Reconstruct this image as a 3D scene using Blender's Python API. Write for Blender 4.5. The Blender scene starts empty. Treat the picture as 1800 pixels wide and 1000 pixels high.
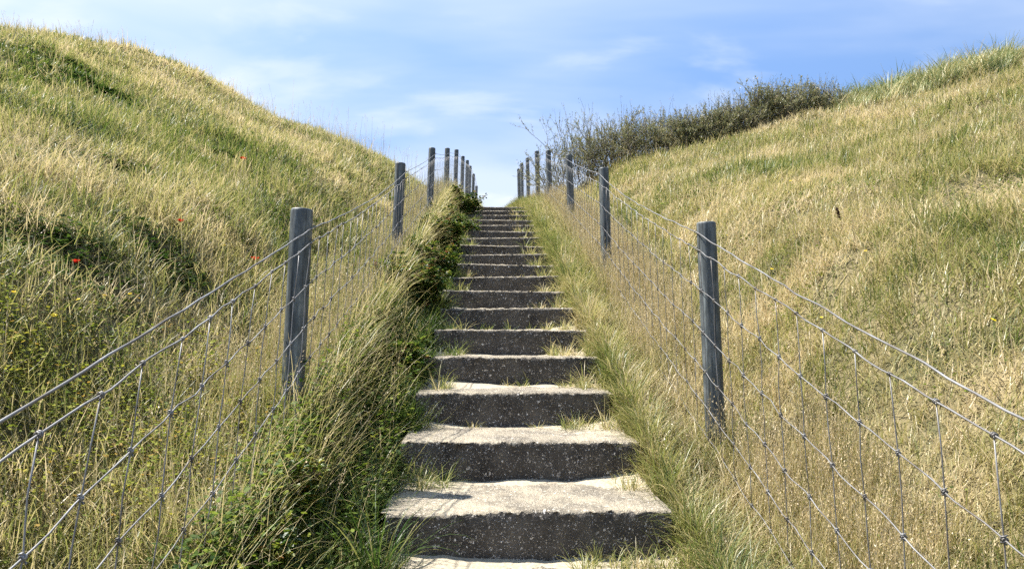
import bpy, math, random
import numpy as np
from mathutils import Vector, Euler, Matrix

random.seed(7)
rng = np.random.default_rng(11)
sc = bpy.context.scene
COL = sc.collection
PI = math.pi

# ------------------------------------------------------------------ helpers
def tag(o, label=None, cat=None, group=None, kind=None):
    if label: o['label'] = label
    if cat: o['category'] = cat
    if group: o['group'] = group
    if kind: o['kind'] = kind
    return o

def empty(name, loc):
    o = bpy.data.objects.new(name, None)
    o.location = loc
    o.empty_display_size = 0.1
    COL.objects.link(o)
    return o

def mesh_obj(name, verts, faces, mats, parent=None, smooth=False, midx=None, attrs=None, link=True):
    me = bpy.data.meshes.new(name)
    me.from_pydata([tuple(v) for v in verts], [], faces)
    for m in (mats if isinstance(mats, (list, tuple)) else [mats]):
        me.materials.append(m)
    if midx is not None:
        me.polygons.foreach_set('material_index', midx)
    if smooth:
        me.polygons.foreach_set('use_smooth', [True] * len(me.polygons))
    if attrs:
        for k, v in attrs.items():
            a = me.attributes.new(k, 'FLOAT', 'POINT')
            a.data.foreach_set('value', v)
    me.update()
    o = bpy.data.objects.new(name, me)
    if link: COL.objects.link(o)
    if parent: o.parent = parent
    return o

def shift(verts, org):
    return [(v[0] - org[0], v[1] - org[1], v[2] - org[2]) for v in verts]

def ss(a, b, x):
    t = np.clip((np.asarray(x, float) - a) / (b - a), 0, 1)
    return t * t * (3 - 2 * t)

def vnoise(x, y, seed=0):
    x = np.asarray(x, float); y = np.asarray(y, float)
    xi = np.floor(x).astype(np.int64); yi = np.floor(y).astype(np.int64)
    fx = x - xi; fy = y - yi
    fx = fx * fx * (3 - 2 * fx); fy = fy * fy * (3 - 2 * fy)
    def h(a, b):
        n = (a * 374761393 + b * 668265263 + seed * 144269504) & 0xffffffff
        n = ((n ^ (n >> 13)) * 1274126177) & 0xffffffff
        n = ((n ^ (n >> 15)) * 2246822519) & 0xffffffff
        return ((n ^ (n >> 16)) & 0xffffffff) / 4294967296.0
    return ((h(xi, yi) * (1 - fx) + h(xi + 1, yi) * fx) * (1 - fy) +
            (h(xi, yi + 1) * (1 - fx) + h(xi + 1, yi + 1) * fx) * fy)

def fbm(x, y, seed=0, octv=4):
    s = 0; a = 0.5; f = 1.0; t = 0
    for k in range(octv):
        s = s + a * vnoise(np.asarray(x) * f + 17.3 * k, np.asarray(y) * f + 9.1 * k, seed + k)
        t += a; a *= 0.5; f *= 2.03
    return s / t

# ------------------------------------------------------------------ camera
F = 1300.0
CX = -0.146
PITCH = math.atan(105 / F); YAW = math.atan(41 / F)
cam_d = bpy.data.cameras.new('camera')
cam = bpy.data.objects.new('camera', cam_d)
COL.objects.link(cam)
cam.location = (CX, 0, 0)
cam.rotation_euler = (PI / 2 + PITCH, 0, -YAW)
cam_d.sensor_width = 36; cam_d.sensor_fit = 'HORIZONTAL'
cam_d.lens = F / 1800 * 36
cam_d.clip_start = 0.05; cam_d.clip_end = 2000
sc.camera = cam
R = cam.rotation_euler.to_matrix()

def ray(px, py):
    d = R @ Vector(((px - 900) / F, -(py - 500) / F, -1))
    return d / d.y
def at(px, py, depth):
    d = ray(px, py)
    return Vector((CX, 0, 0)) + d * depth

# ------------------------------------------------------------------ terrain
RUN, RISE = 0.62, 0.185
Y1, Z1 = 2.87, -0.636
NS = 18
YT = Y1 + (NS - 1) * RUN
SL = RISE / RUN
ty = np.arange(-400, 600, 0.05)
def table(pts):
    s = np.interp(ty, [p[0] for p in pts], [p[1] for p in pts])
    z = np.cumsum(s) * 0.05
    z -= np.interp(Y1, ty, z) - Z1
    return z
zc = table([(-12, 0), (-6, SL), (YT - .05, SL), (YT + .05, .17), (26, .17), (30, .0), (40, -.12), (90, -.12), (120, 0)])
zs = table([(-12, 0), (-6, SL), (12.0, SL), (13.8, .20), (16.0, .06), (24, .03), (34, -.12), (90, -.12), (120, 0)])
lx = np.arange(0, 400, 0.05)
def ltable(k, a, b, far):
    m = k * lx * ss(a, b, lx)
    s = np.gradient(m, 0.05)
    s = s * (1 - .9 * ss(far, far + 9, lx)) - .05 * ss(far + 8, far + 30, lx) * (1 - ss(60, 90, lx))
    return np.cumsum(s) * 0.05
lL = ltable(.375, .75, 2.1, 3.6)
lR = ltable(.30, 1.0, 2.6, 7.0)
PITS = []
def H(x, y):
    x = np.asarray(x, float); y = np.asarray(y, float)
    ax = np.abs(x); xr = np.abs(x - CX)
    m = ss(1.3, 3.2, ax)
    z = np.interp(y, ty, zc) * (1 - m) + np.interp(y, ty, zs) * m
    z = z + np.where(x < 0, np.interp(xr, lx, lL), np.interp(xr, lx, lR))
    z = z - 0.055 + (.26 * ss(.70, .90, ax) - .08 * ss(.54, .60, ax) * (1 - ss(1.2, 2.4, ax))) * (x < 0) * (1 - .55 * ss(1.0, 1.8, ax))
    z = z + .42 * np.exp(-((x + 6.2) / 1.5) ** 2 - ((y - 13) / 4) ** 2)
    hil = ss(1.2, 3.0, ax)
    z = z - .15 * ss(.62, .85, x) * (1 - ss(1.3, 2.3, x)) * (1 - ss(5, 8, y))
    z = z + (fbm(x * .45, y * .45, 3) - .5) * .34 * hil
    z = z + (fbm(x * 1.1 + 5, y * 1.5, 9) - .5) * .20 * ss(1.0, 2.0, ax)
    z = z + (fbm(x * 4, y * 4, 21, 3) - .5) * .07 * ss(.56, .9, ax)
    c = (1 - ss(.50, .62, ax)) * (1 - ss(YT + .5, YT + .7, y))
    z = z - .20 * c
    for (x0, y0, rx, ry, dp) in PITS:
        z = z - dp * np.exp(-((x - x0) / rx) ** 2 - ((y - y0) / ry) ** 2)
        z = z + .40 * dp * np.exp(-((x - x0) / (rx * 1.1)) ** 2 - ((y - y0 - 1.7 * ry) / (ry * 1.1)) ** 2)
    return z
DD = np.arange(.7, 45, .015)
def hit(px, py):
    d = ray(px, py)
    xs = CX + d.x * DD; zz = d.z * DD
    h = H(xs, DD)
    k = np.argmax(zz <= h)
    return float(xs[k]), float(DD[k]), float(h[k])

for (px, py, rx, ry, dp) in [(108, 120, .50, .16, .16), (165, 168, .7, .14, .12), (290, 172, .5, .14, .11), (185, 305, .32, .16, .17),
                             (70, 455, .48, .15, .13), (390, 290, .22, .14, .13), (250, 440, .3, .12, .06), (20, 165, .5, .14, .12), (345, 185, .3, .16, .1),
                             (1745, 335, .42, .22, .16), (1600, 305, .3, .12, .08), (1480, 500, .22, .1, .09), (1730, 190, .5, .2, .12)]:
    x, y, z = hit(px, py)
    PITS.append((x, y, rx * .85, ry, dp * .62))

# ------------------------------------------------------------------ materials
def mat(name):
    m = bpy.data.materials.new(name); m.use_nodes = True
    nt = m.node_tree; nt.nodes.clear()
    out = nt.nodes.new('ShaderNodeOutputMaterial')
    def N(t, **kw):
        n = nt.nodes.new(t)
        for k, v in kw.items():
            if k.startswith('i_'):
                key = k[2:]
                n.inputs[int(key) if key.isdigit() else key.replace('_', ' ')].default_value = v
            else: setattr(n, k, v)
        return n
    def L(a, b): nt.links.new(a, b)
    return m, N, L, out

def ramp(n, stops, interp='LINEAR'):
    cr = n.color_ramp; cr.interpolation = interp
    while len(cr.elements) > 1: cr.elements.remove(cr.elements[-1])
    cr.elements[0].position = stops[0][0]; cr.elements[0].color = (*stops[0][1], 1)
    for p, c in stops[1:]:
        e = cr.elements.new(p); e.color = (*c, 1)
    return n

def plant_mat(name, stops, transl=.48, gloss=.04, inst=True, spread=.38, rough=.45):
    m, N, L, out = mat(name)
    a = N('ShaderNodeAttribute', attribute_name='rnd')
    r = ramp(N('ShaderNodeValToRGB'), stops); L(a.outputs['Fac'], r.inputs[0])
    d = N('ShaderNodeBsdfDiffuse'); L(r.outputs[0], d.inputs[0])
    tr = N('ShaderNodeBsdfTranslucent'); L(r.outputs[0], tr.inputs[0])
    mx = N('ShaderNodeMixShader'); mx.inputs[0].default_value = transl
    L(d.outputs[0], mx.inputs[1]); L(tr.outputs[0], mx.inputs[2])
    g = N('ShaderNodeBsdfGlossy', i_Roughness=rough); g.inputs[0].default_value = (.8, .8, .8, 1)
    m2 = N('ShaderNodeMixShader'); m2.inputs[0].default_value = gloss
    L(mx.outputs[0], m2.inputs[1]); L(g.outputs[0], m2.inputs[2])
    L(m2.outputs[0], out.inputs[0])
    return m

M_grass = plant_mat('grass_blades', [(0, (.040, .080, .014)), (.25, (.130, .170, .034)), (.5, (.275, .268, .080)), (.75, (.43, .365, .165)), (1, (.60, .49, .29))])
M_seed = plant_mat('seed_heads', [(0, (.22, .20, .07)), (.5, (.42, .33, .16)), (1, (.58, .47, .29))], transl=.3)
M_leaf = plant_mat('herb_leaves', [(0, (.025, .055, .010)), (.35, (.08, .13, .018)), (.7, (.20, .25, .025)), (.97, (.36, .33, .045)), (1, (.34, .22, .04))], transl=.42, gloss=.015, rough=.6)
M_marram = plant_mat('marram_blades', [(0, (.09, .135, .05)), (.6, (.24, .27, .105)), (1, (.50, .42, .20))], transl=.3)
M_bramble = plant_mat('bramble_leaves', [(0, (.018, .040, .008)), (.4, (.045, .09, .013)), (.75, (.15, .20, .025)), (.95, (.24, .20, .04)), (1, (.20, .07, .03))], inst=False, spread=.95, gloss=.03, transl=.45)
M_rose = plant_mat('rose_leaves', [(0, (.04, .09, .012)), (.6, (.15, .20, .02)), (.9, (.32, .27, .03)), (1, (.38, .18, .03))], inst=False, spread=.95, gloss=.06)
M_buck = plant_mat('sea_buckthorn_leaves', [(0, (.085, .10, .038)), (.5, (.19, .20, .08)), (.85, (.32, .30, .15)), (1, (.44, .36, .21))], inst=False, spread=1.0, transl=.42, gloss=.04)
M_tuss = plant_mat('tussock_blades', [(0, (.022, .06, .010)), (.6, (.075, .13, .02)), (.9, (.24, .23, .07)), (1, (.40, .33, .16))], inst=False, spread=1.0)

def simple(name, col, rough=.7, metal=0, nscale=None, col2=None, bump=0):
    m, N, L, out = mat(name)
    p = N('ShaderNodeBsdfPrincipled', i_Roughness=rough, i_Metallic=metal)
    p.inputs['Base Color'].default_value = (*col, 1)
    if nscale:
        tc = N('ShaderNodeTexCoord')
        n = N('ShaderNodeTexNoise', i_Scale=nscale, i_Detail=5.0); L(tc.outputs['Object'], n.inputs['Vector'])
        r = ramp(N('ShaderNodeValToRGB'), [(.35, col), (.68, col2 or col)]); L(n.outputs['Fac'], r.inputs[0])
        L(r.outputs[0], p.inputs['Base Color'])
        if bump:
            b = N('ShaderNodeBump', i_Strength=bump, i_Distance=.01); L(n.outputs['Fac'], b.inputs['Height']); L(b.outputs[0], p.inputs['Normal'])
    L(p.outputs[0], out.inputs[0])
    return m
M_bark = simple('twig_bark', (.10, .085, .065), .85, nscale=30, col2=(.19, .17, .14))
M_cane = simple('bramble_cane', (.08, .05, .03), .7, nscale=30, col2=(.14, .07, .05))
M_stem = simple('flower_stem', (.08, .11, .03), .6)
M_poppy = plant_mat('poppy_petal', [(0, (.40, .014, .008)), (1, (.58, .04, .018))], inst=False, transl=.35, gloss=.03)
M_black = simple('poppy_centre', (.012, .012, .01), .7)
M_yellow = plant_mat('yellow_petal', [(0, (.75, .55, .01)), (1, (.85, .72, .03))], inst=False, transl=.25, gloss=.03)
M_dock = simple('dock_seeds', (.035, .018, .010), .9, nscale=60, col2=(.075, .035, .02))

# galvanised wire
def wire_mat():
    m, N, L, out = mat('galvanised_wire')
    tc = N('ShaderNodeTexCoord')
    n = N('ShaderNodeTexNoise', i_Scale=9.0, i_Detail=4.0); L(tc.outputs['Object'], n.inputs['Vector'])
    r = ramp(N('ShaderNodeValToRGB'), [(.3, (.10, .085, .07)), (.5, (.17, .165, .16)), (.75, (.29, .29, .29))]); L(n.outputs['Fac'], r.inputs[0])
    p = N('ShaderNodeBsdfPrincipled', i_Roughness=.5, i_Metallic=.35); L(r.outputs[0], p.inputs['Base Color'])
    L(p.outputs[0], out.inputs[0])
    return m
M_wire = wire_mat()

def post_mat():
    m, N, L, out = mat('dark_grey_post')
    tc = N('ShaderNodeTexCoord')
    mp = N('ShaderNodeMapping'); mp.inputs['Scale'].default_value = (1, 1, .25); L(tc.outputs['Object'], mp.inputs[0])
    n = N('ShaderNodeTexNoise', i_Scale=26.0, i_Detail=7.0, i_Roughness=.65); L(mp.outputs[0], n.inputs['Vector'])
    r = ramp(N('ShaderNodeValToRGB'), [(.3, (.022, .027, .029)), (.48, (.058, .070, .074)), (.68, (.15, .168, .17))]); L(n.outputs['Fac'], r.inputs[0])
    mp2 = N('ShaderNodeMapping'); mp2.inputs['Scale'].default_value = (1, 1, .03); L(tc.outputs['Object'], mp2.inputs[0])
    n2 = N('ShaderNodeTexNoise', i_Scale=60.0, i_Detail=3.0); L(mp2.outputs[0], n2.inputs['Vector'])
    r2 = ramp(N('ShaderNodeValToRGB'), [(.34, (.25, .24, .22)), (.47, (1, 1, 1)), (.62, (1, 1, 1)), (.74, (1.9, 1.9, 1.85))]); L(n2.outputs['Fac'], r2.inputs[0])
    mx = N('ShaderNodeMix', data_type='RGBA', blend_type='MULTIPLY'); mx.inputs[0].default_value = .9
    L(r.outputs[0], mx.inputs[6]); L(r2.outputs[0], mx.inputs[7])
    p = N('ShaderNodeBsdfPrincipled', i_Roughness=.55); L(mx.outputs[2], p.inputs['Base Color'])
    b = N('ShaderNodeBump', i_Strength=.5, i_Distance=.004); L(n2.outputs['Fac'], b.inputs['Height']); L(b.outputs[0], p.inputs['Normal'])
    L(p.outputs[0], out.inputs[0])
    return m
M_post = post_mat()

def concrete_mat(name, base, base2, thr, peb, sc1=55.0, sandy=None):
    m, N, L, out = mat(name)
    tc = N('ShaderNodeTexCoord')
    nz = N('ShaderNodeTexNoise', i_Scale=7.0, i_Detail=6.0, i_Roughness=.65); L(tc.outputs['Object'], nz.inputs['Vector'])
    rb = ramp(N('ShaderNodeValToRGB'), [(.3, base), (.7, base2)]); L(nz.outputs['Fac'], rb.inputs[0])
    col = rb.outputs[0]; hts = []
    wn = N('ShaderNodeTexNoise', i_Scale=35.0, i_Detail=2.0); L(tc.outputs['Object'], wn.inputs['Vector'])
    wm = N('ShaderNodeMix', data_type='RGBA', blend_type='LINEAR_LIGHT'); wm.inputs[0].default_value = .02
    L(tc.outputs['Object'], wm.inputs[6]); L(wn.outputs['Color'], wm.inputs[7])
    for k, (s, th, lo, hi) in enumerate([(sc1, thr, .18, .42), (sc1 * 2.1, thr - .05, .2, .46), (sc1 * .55, thr + .22, .15, .36)]):
        v = N('ShaderNodeTexVoronoi', i_Scale=s * 1.45); L(wm.outputs[2], v.inputs['Vector'])
        sep = N('ShaderNodeSeparateColor'); L(v.outputs['Color'], sep.inputs[0])
        on = N('ShaderNodeMath', operation='GREATER_THAN'); L(sep.outputs[0], on.inputs[0])
        dn_ = N('ShaderNodeTexNoise', i_Scale=3.2 + k, i_Detail=3.0); L(tc.outputs['Object'], dn_.inputs['Vector'])
        dm = N('ShaderNodeMapRange'); L(dn_.outputs['Fac'], dm.inputs[0]); dm.inputs[1].default_value = .3; dm.inputs[2].default_value = .7; dm.inputs[3].default_value = th + .22; dm.inputs[4].default_value = th - .16; L(dm.outputs[0], on.inputs[1])
        mr = N('ShaderNodeMapRange'); L(sep.outputs[1], mr.inputs[0]); mr.inputs[3].default_value = lo; mr.inputs[4].default_value = hi
        lt = N('ShaderNodeMath', operation='LESS_THAN'); L(v.outputs['Distance'], lt.inputs[0]); L(mr.outputs[0], lt.inputs[1])
        mk = N('ShaderNodeMath', operation='MULTIPLY'); L(on.outputs[0], mk.inputs[0]); L(lt.outputs[0], mk.inputs[1])
        pr = ramp(N('ShaderNodeValToRGB'), peb); L(sep.outputs[2], pr.inputs[0])
        mx = N('ShaderNodeMix', data_type='RGBA'); L(mk.outputs[0], mx.inputs[0]); L(col, mx.inputs[6]); L(pr.outputs[0], mx.inputs[7])
        col = mx.outputs[2]; hts.append(mk.outputs[0])
    if sandy:
        ns = N('ShaderNodeTexNoise', i_Scale=4.0, i_Detail=8.0, i_Roughness=.7); L(tc.outputs['Object'], ns.inputs['Vector'])
        rs = ramp(N('ShaderNodeValToRGB'), [(.42, (0, 0, 0)), (.58, (1, 1, 1))]); L(ns.outputs['Fac'], rs.inputs[0])
        ms = N('ShaderNodeMath', operation='MULTIPLY'); L(rs.outputs[0], ms.inputs[0]); ms.inputs[1].default_value = .55
        mx = N('ShaderNodeMix', data_type='RGBA'); L(ms.outputs[0], mx.inputs[0]); L(col, mx.inputs[6]); mx.inputs[7].default_value = (*sandy, 1)
        col = mx.outputs[2]
    p = N('ShaderNodeBsdfPrincipled', i_Roughness=.88); L(col, p.inputs['Base Color'])
    ad = N('ShaderNodeMath', operation='ADD'); L(hts[0], ad.inputs[0]); L(hts[1], ad.inputs[1])
    nb = N('ShaderNodeTexNoise', i_Scale=150.0, i_Detail=4.0); L(tc.outputs['Object'], nb.inputs['Vector'])
    ad2 = N('ShaderNodeMath', operation='ADD'); L(ad.outputs[0], ad2.inputs[0]); L(nb.outputs['Fac'], ad2.inputs[1])
    b = N('ShaderNodeBump', i_Strength=1.0, i_Distance=.008); L(ad2.outputs[0], b.inputs['Height']); L(b.outputs[0], p.inputs['Normal'])
    L(p.outputs[0], out.inputs[0])
    return m
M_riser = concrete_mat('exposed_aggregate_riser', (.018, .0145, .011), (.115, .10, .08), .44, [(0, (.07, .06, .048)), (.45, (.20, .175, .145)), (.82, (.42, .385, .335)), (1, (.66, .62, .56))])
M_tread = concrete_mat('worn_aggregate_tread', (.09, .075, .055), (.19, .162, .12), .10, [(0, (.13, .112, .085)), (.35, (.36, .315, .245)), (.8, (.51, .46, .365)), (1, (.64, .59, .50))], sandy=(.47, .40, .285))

def ground_mat():
    m, N, L, out = mat('dune_soil')
    tc = N('ShaderNodeTexCoord')
    n = N('ShaderNodeTexNoise', i_Scale=1.6, i_Detail=8.0, i_Roughness=.7); L(tc.outputs['Object'], n.inputs['Vector'])
    r = ramp(N('ShaderNodeValToRGB'), [(.32, (.055, .065, .020)), (.48, (.13, .11, .05)), (.66, (.24, .19, .10))]); L(n.outputs['Fac'], r.inputs[0])
    p = N('ShaderNodeBsdfPrincipled', i_Roughness=.95); L(r.outputs[0], p.inputs['Base Color'])
    n2 = N('ShaderNodeTexNoise', i_Scale=40.0, i_Detail=6.0); L(tc.outputs['Object'], n2.inputs['Vector'])
    b = N('ShaderNodeBump', i_Strength=.9, i_Distance=.03); L(n2.outputs['Fac'], b.inputs['Height']); L(b.outputs[0], p.inputs['Normal'])
    L(p.outputs[0], out.inputs[0])
    return m
M_ground = ground_mat()
M_sand = simple('pale_sand', (.29, .25, .178), .95, nscale=70, col2=(.43, .37, .27), bump=.6)

# ------------------------------------------------------------------ ground sheet
def axis(fine, lo, hi, step, growth, far_lo, far_hi):
    a = list(np.arange(lo, hi + 1e-6, step))
    s = step; v = hi
    while v < far_hi: s *= growth; v += s; a.append(v)
    s = step; v = lo
    while v > far_lo: s *= growth; v -= s; a.insert(0, v)
    return np.array(a)
gx = axis(0, -3.2, 3.2, .05, 1.06, -250, 250)
gy = axis(0, 0.6, 15.2, .07, 1.07, -150, 400)
GX, GY = np.meshgrid(gx, gy)
GZ = H(GX, GY)
nx_, ny_ = len(gx), len(gy)
verts = np.stack([GX.ravel(), GY.ravel(), GZ.ravel()], 1)
ii, jj = np.meshgrid(np.arange(nx_ - 1), np.arange(ny_ - 1))
a = (jj * nx_ + ii).ravel()
faces = np.stack([a, a + 1, a + nx_ + 1, a + nx_], 1)
g = mesh_obj('ground', verts.tolist(), faces.tolist(), M_ground, smooth=True)
tag(g, 'sandy dune slope that carries the staircase and both grassy hills', 'ground', kind='structure')

# ------------------------------------------------------------------ staircase
stairs = empty('concrete_staircase', (0, Y1, Z1))
tag(stairs, 'long flight of dark pebbly concrete steps climbing between two wire fences', 'staircase')
def step_mesh(i):
    y0 = Y1 + i * RUN; z0 = Z1 + i * RISE
    hw = .545 + .012 * math.sin(i * 2.3); ox = .012 * math.sin(i * 1.7 + 1); tilt = .010 * math.sin(i * 2.9 + .6)
    n = 280 if i < 3 else 90
    prof = []                                  # (dy, dz, slot, jitter)
    for k in range(9): prof.append((0.0, -.30 + k * .28 / 8, .4 if k < 7 else (.8 if k < 8 else 1.3)))
    prof += [(.002, -.008, 1.4), (.008, -.001, 1.2), (.02, .0, .9)]
    for k in range(1, 10): prof.append((.02 + k * (RUN + .08) / 9, 0, .5))
    V = []; Fc = []; mi = []
    xs = np.linspace(-hw, hw, n) + ox
    P = len(prof)
    for p, (dy, dz, j) in enumerate(prof):
        n1 = (fbm(xs * 28, np.full(n, p * 1.9 + i * 31), 5, 3) - .5)
        n2 = (fbm(xs * 62, np.full(n, p * 2.7 + i * 17), 8, 3) - .5)
        n3 = (fbm(xs * 3, np.full(n, i * 7.7), 2, 2) - .5)
        yy = y0 + dy + j * (.012 * n1 + .010 * n2) + .012 * n3
        zz = z0 + dz + j * (.008 * n1 + .016 * n2) + .006 * n3 + tilt * xs / hw
        V += list(zip(xs, yy, zz))
    for p in range(P - 1):
        for q in range(n - 1):
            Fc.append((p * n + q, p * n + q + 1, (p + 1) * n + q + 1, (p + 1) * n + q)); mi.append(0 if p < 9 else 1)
    # end caps
    for q, rev in ((0, False), (n - 1, True)):
        b = len(V); V.append((V[q][0], y0 + .69, z0 - .30))
        ring = [p * n + q for p in range(P)] + [b]
        Fc.append(tuple(ring) if rev else tuple(reversed(ring))); mi.append(0)
    return V, Fc, mi
for i in range(-2, NS):
    V, Fc, mi = step_mesh(i)
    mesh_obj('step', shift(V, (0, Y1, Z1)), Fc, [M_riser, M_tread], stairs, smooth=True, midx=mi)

# drifted sand lying on the treads
V = []; Fc = []
for i in range(-2, NS - 1):
    y0 = Y1 + i * RUN; z0 = Z1 + i * RISE
    n, m = 70, 18
    xs = np.linspace(-.56, .56, n); b = len(V)
    for q in range(m):
        v = q / (m - 1)
        yy = y0 + .06 + v * (RUN - .03)
        side = np.abs((xs + .10 * math.sin(i * 2.1)) / .56) ** 2.6
        nz = fbm(xs * 5 + i * 9, np.full(n, v * 3.0), 40, 4)
        h = v ** 3 * (.006 + .036 * side + .030 * (nz - .4)) - .012 * (1 - v) + (nz - .5) * .016 - .001
        for k in range(n): V.append((xs[k], yy, z0 + h[k]))
    for q in range(m - 1):
        for k in range(n - 1):
            Fc.append((b + q * n + k, b + q * n + k + 1, b + (q + 1) * n + k + 1, b + (q + 1) * n + k))
sand = mesh_obj('drifted_sand', V, Fc, M_sand, smooth=True)
tag(sand, 'pale sand drifted against the foot of each concrete riser', 'sand', kind='stuff')

# ------------------------------------------------------------------ fences
def tube(pts, r, sides=6, V=None, Fc=None, cap=True):
    V = [] if V is None else V; Fc = [] if Fc is None else Fc
    b = len(V); n = len(pts)
    rr = r if isinstance(r, (list, tuple)) else [r] * n
    for k, p in enumerate(pts):
        p = Vector(p)
        t = (Vector(pts[min(k + 1, n - 1)]) - Vector(pts[max(k - 1, 0)])).normalized()
        u = t.cross(Vector((0, 0, 1))) if abs(t.z) < .9 else t.cross(Vector((1, 0, 0)))
        u.normalize(); w = t.cross(u)
        for s in range(sides):
            a = 2 * PI * s / sides
            V.append(tuple(p + (u * math.cos(a) + w * math.sin(a)) * rr[k]))
    for k in range(n - 1):
        for s in range(sides):
            s2 = (s + 1) % sides
            Fc.append((b + k * sides + s, b + k * sides + s2, b + (k + 1) * sides + s2, b + (k + 1) * sides + s))
    if cap:
        Fc.append(tuple(b + s for s in reversed(range(sides)))); Fc.append(tuple(b + (n - 1) * sides + s for s in range(sides)))
    return V, Fc

def post_mesh(base, top, r, seed):
    V = []; Fc = []
    axis_ = (top - base); Lh = axis_.length; d = axis_.normalized()
    q = d.to_track_quat('Z', 'Y'); sides = 32
    rings = [(0, 1)] + [(Lh * k / 14, 1) for k in range(1, 14)] + [(Lh - .014, 1), (Lh - .006, .985), (Lh - .001, .93), (Lh, .86)]
    for (h, s) in rings:
        for k in range(sides):
            a = 2 * PI * k / sides
            j = 1 + .035 * (float(vnoise(k * .45 + seed * 9, h * 3, 4)) - .5)
            if h < Lh * .55 and k % 8 == seed % 8: j -= .10 * (1 - h / (Lh * .55))   # a drying crack low down
            V.append(tuple(base + q @ Vector((math.cos(a) * r * s * j, math.sin(a) * r * s * j, h))))
    for k in range(len(rings) - 1):
        for s in range(sides):
            s2 = (s + 1) % sides
            Fc.append((k * sides + s, k * sides + s2, (k + 1) * sides + s2, (k + 1) * sides + s))
    c = len(V); V.append(tuple(base + q @ Vector((0, 0, Lh + .001))))
    o = (len(rings) - 1) * sides
    for s in range(sides): Fc.append((o + s, o + (s + 1) % sides, c))
    Fc.append(tuple(reversed(range(sides))))
    return V, Fc

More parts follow.
